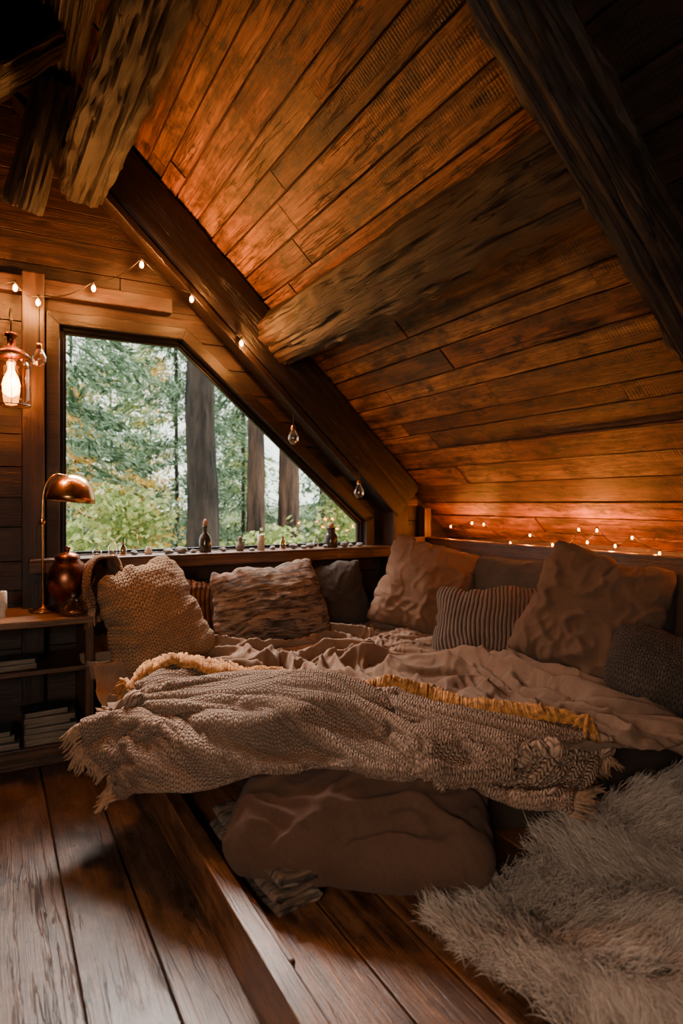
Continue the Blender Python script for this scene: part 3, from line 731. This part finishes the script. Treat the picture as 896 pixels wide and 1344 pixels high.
vv=np.zeros((NS,7,3)); wd=[.0008,.0008,.0005]
for k in range(3): vv[:,2*k]=segp[k]-side*wd[k]; vv[:,2*k+1]=segp[k]+side*wd[k]
vv[:,6]=segp[3]
base=(np.arange(NS)*7)[:,None]
quads=np.concatenate([base+np.array([[0,1,3,2]]),base+np.array([[2,3,5,4]])],0); tris=base+np.array([[4,5,6]])
me=bpy.data.meshes.new("wool"); VV=vv.reshape(-1,3)-np.array([1.7,1.0,PT])
me.vertices.add(len(VV)); me.vertices.foreach_set("co",VV.astype(np.float32).ravel())
lv=np.concatenate([quads.ravel(),tris.ravel()]).astype(np.int32); tot=np.concatenate([np.full(len(quads),4),np.full(len(tris),3)]).astype(np.int32)
me.loops.add(len(lv)); me.loops.foreach_set("vertex_index",lv)
me.polygons.add(len(tot)); me.polygons.foreach_set("loop_start",np.concatenate([[0],np.cumsum(tot)[:-1]]).astype(np.int32))
me.update(calc_edges=True); me.validate()
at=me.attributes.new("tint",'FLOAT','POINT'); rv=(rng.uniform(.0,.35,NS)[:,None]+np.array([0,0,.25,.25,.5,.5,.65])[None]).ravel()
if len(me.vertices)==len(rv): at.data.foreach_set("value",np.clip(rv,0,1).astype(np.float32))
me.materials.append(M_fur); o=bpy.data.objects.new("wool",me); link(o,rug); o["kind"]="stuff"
# ---------------------------------------------------------------- side table
TX,TY=.03,3.64
tb=empty("side_table",(TX,TY,0)); top(tb,"dark wooden side table with open shelves beside bed","table")
mb=MB()
for k in range(3): mb.abox((-.47,-.245+k*.163,.695),(.455,-.245+k*.163+.16,.73))
M_top=wood("table_top_wood",(.06,.025,.01),(.22,.10,.04),(.36,.18,.08),.4,.5,.3,.0,tintamt=.3,crack=.5)
mb.obj("table_top",M_top,parent=tb,bevel=.006)
for nm,a,b_ in (("side_panel",(.385,-.20,0),(.425,.235,.695)),("side_panel",(-.44,-.20,0),(-.40,.235,.695)),("shelf",(-.40,-.19,.45),(.385,.235,.475)),("shelf",(-.40,-.20,.08),(.385,.235,.10)),("back_panel",(-.40,.215,.10),(.385,.235,.45)),("plinth",(-.40,-.19,0),(.385,-.17,.08))):
    mb=MB(); mb.abox(a,b_); mb.obj(nm,M_wall if nm=="back_panel" else M_furn,parent=tb,bevel=.004)
bookm=[plain("book_cover_"+n_,c,.6) for n_,c in (("black",(.02,.018,.018)),("brown",(.10,.045,.027)),("tan",(.20,.13,.085)),("grey",(.07,.07,.07)),("green",(.035,.05,.038)))]
def book(loc,w,d_,t,mat,rot,label):
    e=empty("book",loc); top(e,label,"book","books on the side table shelf")
    mb=MB(); mb.abox((0,0,0),(w,d_,.003)); mb.abox((0,0,t-.003),(w,d_,t)); mb.abox((-.003,0,0),(.002,d_,t)); mb.obj("cover",mat,parent=e,bevel=.001)
    mb=MB(); mb.abox((.002,.004,.003),(w-.005,d_-.004,t-.003)); mb.obj("page_block",M_page,parent=e)
    e.rotation_euler=rot
bz=.101
for k,(w,d_,t,mi,rt,lb) in enumerate(((.24,.18,.035,1,2,"brown hardback lying at the bottom of a stack"),(.23,.17,.022,2,-3,"tan paperback lying in a stack"),(.24,.16,.03,3,1,"thick grey book lying in a stack"),(.21,.16,.022,1,4,"brown paperback lying in a stack"),(.23,.15,.025,2,-2,"tan book lying near the top of a stack"),(.20,.15,.028,0,5,"black book lying on top of a stack"))):
    book((.14,3.455,bz),w,d_,t,bookm[mi],(0,0,math.radians(rt)),lb); bz+=t+.001
bz=.101
for k,(w,d_,t,mi,rt,lb) in enumerate(((.22,.17,.03,3,-4,"grey book at the bottom of a low pile"),(.20,.16,.035,1,3,"brown book in the middle of a low pile"),(.18,.15,.025,4,-6,"green book on top of a low pile"))):
    book((-.10,3.47,bz),w,d_,t,bookm[mi],(0,0,math.radians(rt)),lb); bz+=t+.001
book((-.02,3.47,.476),.22,.15,.03,bookm[1],(0,0,.1),"brown hardback lying on the upper shelf")
book((-.01,3.475,.507),.2,.14,.025,bookm[4],(0,0,-.05),"green book lying on the upper shelf")
# ---------------------------------------------------------------- desk lamp
lp=empty("desk_lamp",(.235,3.66,.73)); top(lp,"antique brass desk lamp with domed shade on side table","lamp")
vs,fs=lathe([(0,0),(.07,0),(.072,.008),(.06,.016),(.02,.024),(.012,.04),(0,.04)]); make("base",vs,fs,M_brass,parent=lp,smooth=True)
pa=smoothpath([(0,0,.03),(-.005,0,.3),(-.005,0,.55),(.01,-.0,.66),(.05,0,.715),(.10,0,.715),(.13,0,.70)],6); vs,fs=tube(pa,.006,8); make("arm",vs,fs,M_brass,parent=lp,smooth=True)
pr=[(.012,.095),(.03,.093),(.07,.075),(.105,.035),(.122,-.02),(.125,-.05),(.121,-.05),(.117,-.02),(.10,.03),(.066,.07),(.03,.085)]
vs,fs=lathe(pr); o=make("lamp_shade",vs,fs,M_brass,parent=lp,smooth=True); o.location=(.135,-.01,.625); o.rotation_euler=(0,math.radians(6),0)
vs,fs=lathe([(0,.06),(.015,.05),(.028,.02),(.03,0),(.022,-.022),(0,-.03)]); o=make("bulb",vs,fs,M_cand,parent=lp,smooth=True); o.location=(.135,-.01,.62)
vs,fs=lathe([(0,.02),(.014,.02),(.016,0),(.014,-.02),(0,-.02)],12); o=make("switch",vs,fs,M_brass,parent=lp,smooth=True); o.location=(-.005,0,.47); o.rotation_euler=(math.pi/2,0,0)
# copper pot
pt_=empty("copper_pot",(.345,3.60,.73)); top(pt_,"dark copper bellied pot with lid on side table","pot")
vs,fs=lathe([(0,0),(.055,0),(.06,.01),(.045,.03),(.05,.06),(.085,.10),(.102,.15),(.10,.20),(.08,.25),(.06,.27),(.062,.28),(.05,.28),(.048,.27),(0,.27)]); make("body",vs,fs,M_copper,parent=pt_,smooth=True)
vs,fs=lathe([(.064,.28),(.062,.29),(.04,.305),(.012,.312),(.012,.322),(.018,.332),(.01,.342),(0,.344)]); make("lid",vs,fs,M_copper,parent=pt_,smooth=True)
vs,fs=tube(smoothpath([(.08,0,.24),(.12,0,.24),(.135,0,.19),(.12,0,.14),(.098,0,.13)],5),.006,8); make("handle",vs,fs,M_brass,parent=pt_,smooth=True)
gb=empty("glass_dish",(.36,3.46,.73)); top(gb,"small clear glass dish with amber contents and domed lid","dish")
vs,fs=lathe([(0,.0),(.045,0),(.06,.012),(.07,.035),(.067,.035),(.057,.014),(.043,.005),(0,.005)]); make("bowl",vs,fs,M_jar,parent=gb,smooth=True)
vs,fs=lathe([(.068,.037),(.06,.06),(.04,.08),(.012,.088),(.01,.10),(.015,.108),(0,.114)]); make("lid",vs,fs,M_jar,parent=gb,smooth=True)
vs,fs=lathe([(0,.006),(.04,.007),(.052,.016),(.05,.024),(0,.03)]); make("contents",vs,fs,M_brass,parent=gb,smooth=True)
def candle(x,y,z,r,h,label,matb=M_cand):
    e=empty("candle",(x,y,z)); top(e,label,"candle")
    vs,fs=lathe([(0,0),(r,0),(r,h*.97),(r*.85,h),(r*.5,h*.985),(0,h*.98)]); make("wax",vs,fs,matb,parent=e,smooth=True)
    vs,fs=tube([(0,0,h*.98),(0.001,0,h+.006),(.003,0,h+.012)],.0012,6); make("wick",vs,fs,M_black,parent=e)
candle(.035,3.58,.73,.03,.13,"cream pillar candle on the side table")
# ---------------------------------------------------------------- jar lantern on wall
lt=empty("wall_lantern",(.085,3.66,1.80)); top(lt,"glass jar wall lantern with glowing warm bulb","lantern")
q=1.3
vs,fs=lathe([(0,0),(.055*q,0),(.064*q,.01),(.068*q,.03),(.068*q,.20),(.058*q,.235),(.045*q,.25)]); make("glass_jar",vs,fs,M_lamp,parent=lt,smooth=True)
vs,fs=lathe([(.05*q,.24),(.062*q,.245),(.062*q,.265),(.045*q,.285),(.03,.30),(.02,.31),(.02,.35),(.03,.355),(.03,.37),(0,.38)]); make("cap",vs,fs,M_copper,parent=lt,smooth=True)
vs,fs=lathe([(0,.22),(.012,.22),(.016,.18),(.034,.14),(.043,.105),(.036,.06),(0,.04)]); make("bulb",vs,fs,M_fil,parent=lt,smooth=True)
vs,fs=tube(smoothpath([(0,0,.37),(0,.02,.46),(0,.10,.52),(0,.22,.52)],6),.006,8); make("bracket",vs,fs,M_black,parent=lt,smooth=True)
vs,fs=merge([tube([(.091*math.cos(a),.091*math.sin(a),0),(.091*math.cos(a),.091*math.sin(a),.25)],.0022,6) for a in (0,1.57,3.14,4.71)]+[tube([(.091*math.cos(t*.2618),.091*math.sin(t*.2618),z_) for t in range(25)],.003,6) for z_ in (.0,.25)]); make("cage",vs,fs,M_black,parent=lt,smooth=True)
# ---------------------------------------------------------------- string lights
def lightpt(loc,e,col=(1,.42,.12),r=.012,nm="bulb_light"):
    l=bpy.data.lights.new(nm,'POINT'); l.energy=e; l.color=col; l.shadow_soft_size=r
    o=bpy.data.objects.new(nm,l); o.location=loc; COL.objects.link(o); return o
def string(name,pts,sag,label,e,droop=.03,off=V(-.0,-.05,-.02),sc=1.0,col=(1,.36,.08)):
    c=Vector(pts[len(pts)//2]); em=empty(name,c); top(em,label,"string lights")
    path=[]
    for a,b_ in zip(pts[:-1],pts[1:]):
        a,b_=Vector(a),Vector(b_)
        for k in range(8):
            t=k/8; path.append(a.lerp(b_,t)+V(0,0,-sag*4*t*(1-t)+droop*1.2))
    path.append(Vector(pts[-1])+V(0,0,droop*1.2))
    vs,fs=tube([p-c for p in path],.0022,6); make("wire",vs,fs,M_black,parent=em,smooth=True)
    for p in pts:
        p=Vector(p)
        vs,fs=lathe([(0,-.02*sc),(.008*sc,-.016*sc),(.012*sc,-.004*sc),(.010*sc,.008*sc),(.005*sc,.018*sc),(0,.02*sc)],12)
        make("bulb",vs,fs,M_bulb,parent=em,smooth=True,loc=p-c)
        vs,fs=lathe([(0,.014*sc),(.006*sc,.014*sc),(.007*sc,.04*sc),(0,.042*sc)],10); make("socket",vs,fs,M_black,parent=em,smooth=True,loc=p-c)
        lightpt(p+off,e,col)
sA=[(-.12,3.74,2.44),(.105,3.72,2.425),(.213,3.72,2.365),(.487,3.70,2.479),(.736,3.66,2.641),(1.017,3.65,2.488),(1.314,3.63,2.262)]
string("string_lights",sA,.035,"warm fairy lights strung along gable wall and rafter",12.5)
sB=[(2.90,3.62,1.13),(2.91,3.40,1.16),(2.90,3.27,1.155),(2.93,3.05,1.04),(2.91,2.86,1.10),(2.93,2.70,1.05),(2.91,2.55,1.06),(2.90,2.48,1.15),(2.91,2.43,1.08),(2.89,2.35,1.15),(2.91,2.25,1.07),(2.90,2.14,1.12),(2.89,1.98,1.05),(2.88,1.75,1.10)]
string("string_lights",sB,.02,"warm fairy lights lying along the headboard ledge",2.5,off=V(-.03,0,-.01),sc=.5,droop=.015,col=(1,.26,.035))
lightpt((.10,3.54,1.92),28,(1,.38,.10),.02,"lantern_light")
def hang(x,y,z,label,L=.12):
    e=empty("hanging_bulb",(x,y,z)); top(e,label,"bulb")
    vs,fs=lathe([(0,-.05),(.02,-.045),(.034,-.02),(.034,.005),(.02,.03),(.012,.045),(.012,.05)],16); make("glass_globe",vs,fs,M_jar,parent=e,smooth=True)
    vs,fs=lathe([(.015,.045),(.016,.07),(.006,.078),(0,.078)],12); make("cap",vs,fs,M_brass,parent=e,smooth=True)
    vs,fs=tube([(0,0,.075),(0,0,.075+L)],.0025,6); make("cord",vs,fs,M_black,parent=e)
hang(.215,3.66,2.06,"small glass globe bulb hanging beside the lantern",.25)
hang(2.142,3.64,1.378,"small glass globe bulb hanging from the rafter",.12)
hang(1.662,3.64,1.716,"tiny glass bulb hanging from the rafter",.10)
# ---------------------------------------------------------------- sill objects
SZ=.998
def bottle(x,y,prof,mat,label,name="bottle",cork=None,cat="bottle"):
    e=empty(name,(x,y,SZ)); top(e,label,cat)
    vs,fs=lathe(prof,20); make("body",vs,fs,mat,parent=e,smooth=True)
    if cork: vs,fs=lathe(cork,12); make("stopper",vs,fs,M_tass,parent=e,smooth=True)
M_smoke=plain("smoked_glass",(.03,.025,.02),.12); M_stone=plain("pebble_stone",(.12,.11,.10),.8,bump=.5); M_clay=plain("pale_clay",(.42,.36,.30),.8)
M_amber=thinglass("amber_glass",(.75,.45,.2),.4)
vial=[(0,0),(.024,0),(.026,.03),(.024,.055),(.012,.07),(.012,.09),(.015,.092)]
bottle(.60,3.78,vial,M_jar,"small clear glass vial on window sill")
bottle(.66,3.80,[(r*.8,z*.8) for r,z in vial],M_amber,"small amber glass vial on window sill")
bottle(.52,3.80,[(r*1.0,z*.6) for r,z in vial],M_jar,"short clear glass jar on window sill")
bottle(1.14,3.79,[(0,0),(.036,0),(.038,.01),(.038,.075),(.03,.10),(.013,.12),(.013,.15),(.018,.152),(.018,.16),(0,.16)],M_smoke,"dark squat glass bottle with stopper on window sill",cork=[(0,.15),(.012,.158),(.014,.185),(.006,.20),(0,.205)])
bottle(1.36,3.78,[(0,0),(.02,0),(.028,.02),(.024,.045),(.010,.055),(.016,.07),(.014,.088),(0,.095)],M_stone,"small dark carved stone figure on window sill","figurine",cat="figurine")
bottle(2.01,3.79,[(0,0),(.045,0),(.048,.01),(.046,.075),(.038,.09),(.03,.10),(.03,.13),(.034,.135),(.0,.135)],M_smoke,"dark glass jar with pale stopper on window sill","jar",cork=[(0,.13),(.02,.135),(.022,.165),(0,.17)],cat="jar")
bottle(1.66,3.80,[(r*.8,z*.9) for r,z in vial],M_amber,"small amber glass bottle on window sill")
bottle(1.90,3.80,[(r*.8,z*.75) for r,z in vial],M_jar,"small clear glass bottle on window sill")
candle(1.50,3.78,SZ,.022,.10,"small pale candle on window sill",M_clay)
bottle(.80,3.79,[(0,0),(.02,0),(.022,.02),(.012,.03),(.014,.045),(0,.047)],M_clay,"tiny clay pot on window sill","clay_pot",cat="pot")
def pebble(x,y,r,label,seed):
    import bmesh
    bm=bmesh.new(); bmesh.ops.create_icosphere(bm,subdivisions=3,radius=r)
    for v in bm.verts:
        v.co*=1+.35*noise.noise(v.co*(1.2/r)+V(seed,0,0)); v.co.z*=.6
    mz=min(v.co.z for v in bm.verts)
    for v in bm.verts: v.co.z-=mz
    me=bpy.data.meshes.new("pebble"); bm.to_mesh(me); bm.free(); me.materials.append(M_stone)
    me.polygons.foreach_set("use_smooth",[True]*len(me.polygons))
    o=bpy.data.objects.new("pebble",me); o.location=(x,y,SZ); COL.objects.link(o); top(o,label,"stone","pebbles on the window sill")
for k,(x,r_) in enumerate(((.72,.022),(.91,.028),(.99,.035),(1.06,.02),(1.25,.022),(1.43,.016),(1.58,.02),(1.73,.028),(1.79,.02),(1.85,.03),(1.95,.018),(2.10,.028),(2.16,.018),(2.22,.024))):
    pebble(x,3.77+random.uniform(-.02,.02),r_,"smooth grey pebble on window sill",k*3.1)
# ---------------------------------------------------------------- outside
m,nt,b=newmat("forest_ground"); n=N(nt); ob=n.node('ShaderNodeTexCoord').outputs['Object']
nt.links.new(n.ramp(n.noise(ob,3,5),[(.3,(.06,.08,.04)),(.6,(.16,.19,.08)),(.8,(.32,.22,.09))]),b.inputs['Base Color']); b.inputs['Roughness'].default_value=1
gx=np.linspace(-14,26,50); gy=np.linspace(4.3,34,40); P=np.zeros((50,40,3))
for i,a in enumerate(gx):
    for j,b_ in enumerate(gy): P[i,j]=(a,b_,-1.2+.5*noise.noise(V(a*.2,b_*.2,1))+max(0,b_-12)*.10)
o=grid_obj("ground",P,m); o["kind"]="structure"
def leafmat(name,c1,c2,c3):
    m=bpy.data.materials.new(name); m.use_nodes=True; nt=m.node_tree; n=N(nt); nt.nodes.remove(nt.nodes["Principled BSDF"])
    tv=n.node('ShaderNodeAttribute',attribute_name='tint').outputs['Fac']; col=n.ramp(tv,[(0,c1),(.5,c2),(1,c3)])
    d=n.node('ShaderNodeBsdfDiffuse',{0:col}); t=n.node('ShaderNodeBsdfTranslucent',{0:col}); mx=n.node('ShaderNodeMixShader',{0:.5,1:d.outputs[0],2:t.outputs[0]})
    nt.links.new(mx.outputs[0],nt.nodes["Material Output"].inputs[0]); return m
M_fir=leafmat("fir_needles",(.03,.06,.03),(.17,.26,.15),(.55,.65,.48)); M_fall=leafmat("autumn_leaves",(.34,.27,.06),(.85,.50,.10),(.95,.75,.28))
M_yg=leafmat("pale_green_leaves",(.14,.20,.06),(.42,.50,.18),(.85,.80,.36))
def leaves(centres,dirs_,ln_,wd_):
    Nn_=len(centres); d=dirs_/np.linalg.norm(dirs_,axis=1,keepdims=True); s=np.cross(d,rng.normal(0,1,(Nn_,3))); s/=np.linalg.norm(s,axis=1,keepdims=True)
    l=(ln_*rng.uniform(.6,1.3,Nn_))[:,None]; w=(wd_*rng.uniform(.6,1.3,Nn_))[:,None]
    v=np.stack([centres-d*l*.5,centres+s*w*.5,centres+d*l*.5,centres-s*w*.5],1).reshape(-1,3)
    f=np.arange(Nn_*4).reshape(-1,4); t=np.repeat(rng.uniform(0,1,Nn_),4); return v,f,t
def tree(name,x,y,h,tr,mat_b,mat_l,kind,nb,label,z0=-1.3,crown=(.5,1),L0=1.6,per_=130,ls=(.10,.03)):
    e=empty(name,(x,y,z0)); top(e,label,"tree")
    K_=110
    pa=[(.04*noise.noise(V(k*.05,x,y)),.04*noise.noise(V(k*.05,y,x)),h*k/K_) for k in range(K_+1)]
    SG=40
    vs,fs=tube(pa,[tr*(1.15-.7*k/K_)*(1+.05*noise.noise(V(k*.9,x,y))) for k in range(K_+1)],SG)
    for i_,v in enumerate(vs):
        a=(i_%SG)*2*math.pi/SG; cpt=Vector(pa[i_//SG]); v_=v-cpt; v_*=1+.12*noise.noise(V(math.cos(a)*4,math.sin(a)*4,v.z*.8+x))-.12*rdg(noise.noise(V(math.cos(a)*7+x,math.sin(a)*7,v.z*1.1)),.15); vs[i_]=cpt+v_
    make("trunk",vs,fs,mat_b,parent=e,smooth=True)
    cs=[];ds=[]
    for k in range(nb):
        zz=random.uniform(crown[0],crown[1])*h; az=random.uniform(0,2*math.pi); Lb=L0*random.uniform(.5,1.1)*(1.15-.7*zz/h)
        tt=rng.uniform(.08,1,per_)**.8; 
        bx=math.cos(az)*Lb*tt; by=math.sin(az)*Lb*tt; bz_=zz-(.35*Lb if kind=='fir' else -.3*Lb)*tt**1.6
        spread=.16*Lb*(1.1-tt) if kind=='fir' else .22*Lb*np.ones(per_)
        c=np.stack([bx,by,bz_],1)+rng.normal(0,1,(per_,3))*np.stack([spread+.02]*3,1)*np.array([1,1,.28 if kind=='fir' else .9])
        d=np.tile(np.array([math.cos(az),math.sin(az),-.6 if kind=='fir' else 0]),(per_,1))+rng.normal(0,.5,(per_,3)); cs.append(c);ds.append(d)
    v,f,t=leaves(np.concatenate(cs),np.concatenate(ds),*ls)
    make("foliage",v.tolist(),f.tolist(),mat_l,parent=e,tint=t,recalc=False)
big=[(2.02,6.86,.18,M_bark,"large dark conifer trunk close outside the window"),(3.28,8.47,.135,M_bark2,"straight reddish-brown pine trunk outside window"),(3.92,8.69,.17,M_bark2,"thick reddish-brown pine trunk outside window"),(6.0,11.5,.15,M_bark2,"distant slim pine trunk")]
for x,y,r_,mt,lb in big: tree("pine_tree",x,y,9,r_,mt,M_fir,'fir',40,lb,crown=(.66,1),L0=1.5,per_=90)
for k,(x,y,h,L0) in enumerate(((.75,8.4,8,1.5),(2.7,10.6,9,1.8),(4.3,11.8,9,1.8),(5.7,10.4,9,1.8),(7.9,13.2,10,2.1),(1.3,12.9,10,2.2),(4.6,15.8,11,2.4),(9.8,17,12,2.6),(2.9,18.5,13,2.8),(7.0,19,13,2.8))):
    tree("fir_tree",x,y,h,.035,M_bark,M_fir,'fir',110,"pale green fir tree with drooping branches",crown=(.08,1),L0=L0,per_=130,ls=(.14,.034))
for k,(x,y,h,mt) in enumerate(((1.25,7.2,2.7,M_yg),(1.1,10.4,4.6,M_fall),(2.3,12.9,6.0,M_yg),(5.0,9.0,3.0,M_yg),(1.65,8.9,3.0,M_fall),(2.95,7.2,2.2,M_yg),(6.9,12.0,4.5,M_fall),(.62,6.9,2.4,M_yg),(3.1,14.5,7,M_fall),(4.9,13.4,5,M_yg))):
    tree("autumn_shrub",x,y,h,.02,M_bark,mt,'dec',50,"small broadleaf tree with yellow and orange leaves" if mt is M_fall else "small broadleaf tree with pale green leaves",crown=(.3,.98),L0=.85,per_=65,ls=(.085,.06))
# ---------------------------------------------------------------- lights / world
w=bpy.data.worlds.new("World"); bpy.context.scene.world=w; w.use_nodes=True; nt=w.node_tree; n=N(nt)
g=n.node('ShaderNodeTexCoord').outputs['Generated']; z=n.node('ShaderNodeSeparateXYZ',{0:g}).outputs[2]
nt.links.new(n.ramp(z,[(.0,(.70,.78,.66)),(.25,(.90,.94,.88)),(1,(.85,.92,1))]),nt.nodes['Background'].inputs[0]); nt.nodes['Background'].inputs[1].default_value=4.6
def area(loc,tgt,sx,sy,e,col,portal=False,nm="daylight",spread=None):
    l=bpy.data.lights.new(nm,'AREA'); l.shape='RECTANGLE'; l.size=sx; l.size_y=sy; l.energy=e; l.color=col
    if spread: l.spread=math.radians(spread)
    o=bpy.data.objects.new(nm,l); o.location=loc; o.rotation_euler=(Vector(tgt)-Vector(loc)).to_track_quat('-Z','Y').to_euler(); COL.objects.link(o)
    if portal: l.cycles.is_portal=True
    return o
area((1.33,4.02,1.64),(1.33,0,1.64),2.1,1.4,1,(1,1,1),True,"window_portal")
area((1.1,4.95,3.05),(1.6,2.3,.6),1.8,.5,1150,(1,.95,.89))
area((-1.5,-1.0,1.7),(1.2,1.8,.1),1.2,.9,34,(1,.82,.66),nm="rear_fill_light",spread=105)  # added fill light behind the camera, no window there
# ---------------------------------------------------------------- camera
cam=bpy.data.cameras.new("camera"); co=bpy.data.objects.new("camera",cam); COL.objects.link(co)
co.location=(0,0,1.3); co.rotation_euler=(math.radians(90),0,-math.atan2(.483,.875))
cam.sensor_fit='VERTICAL'; cam.sensor_height=36; cam.lens=830/1344*36; cam.shift_y=-12/1344
cam.dof.use_dof=True; cam.dof.focus_distance=3.0; cam.dof.aperture_fstop=2.2; cam.clip_start=.02
bpy.context.scene.camera=co
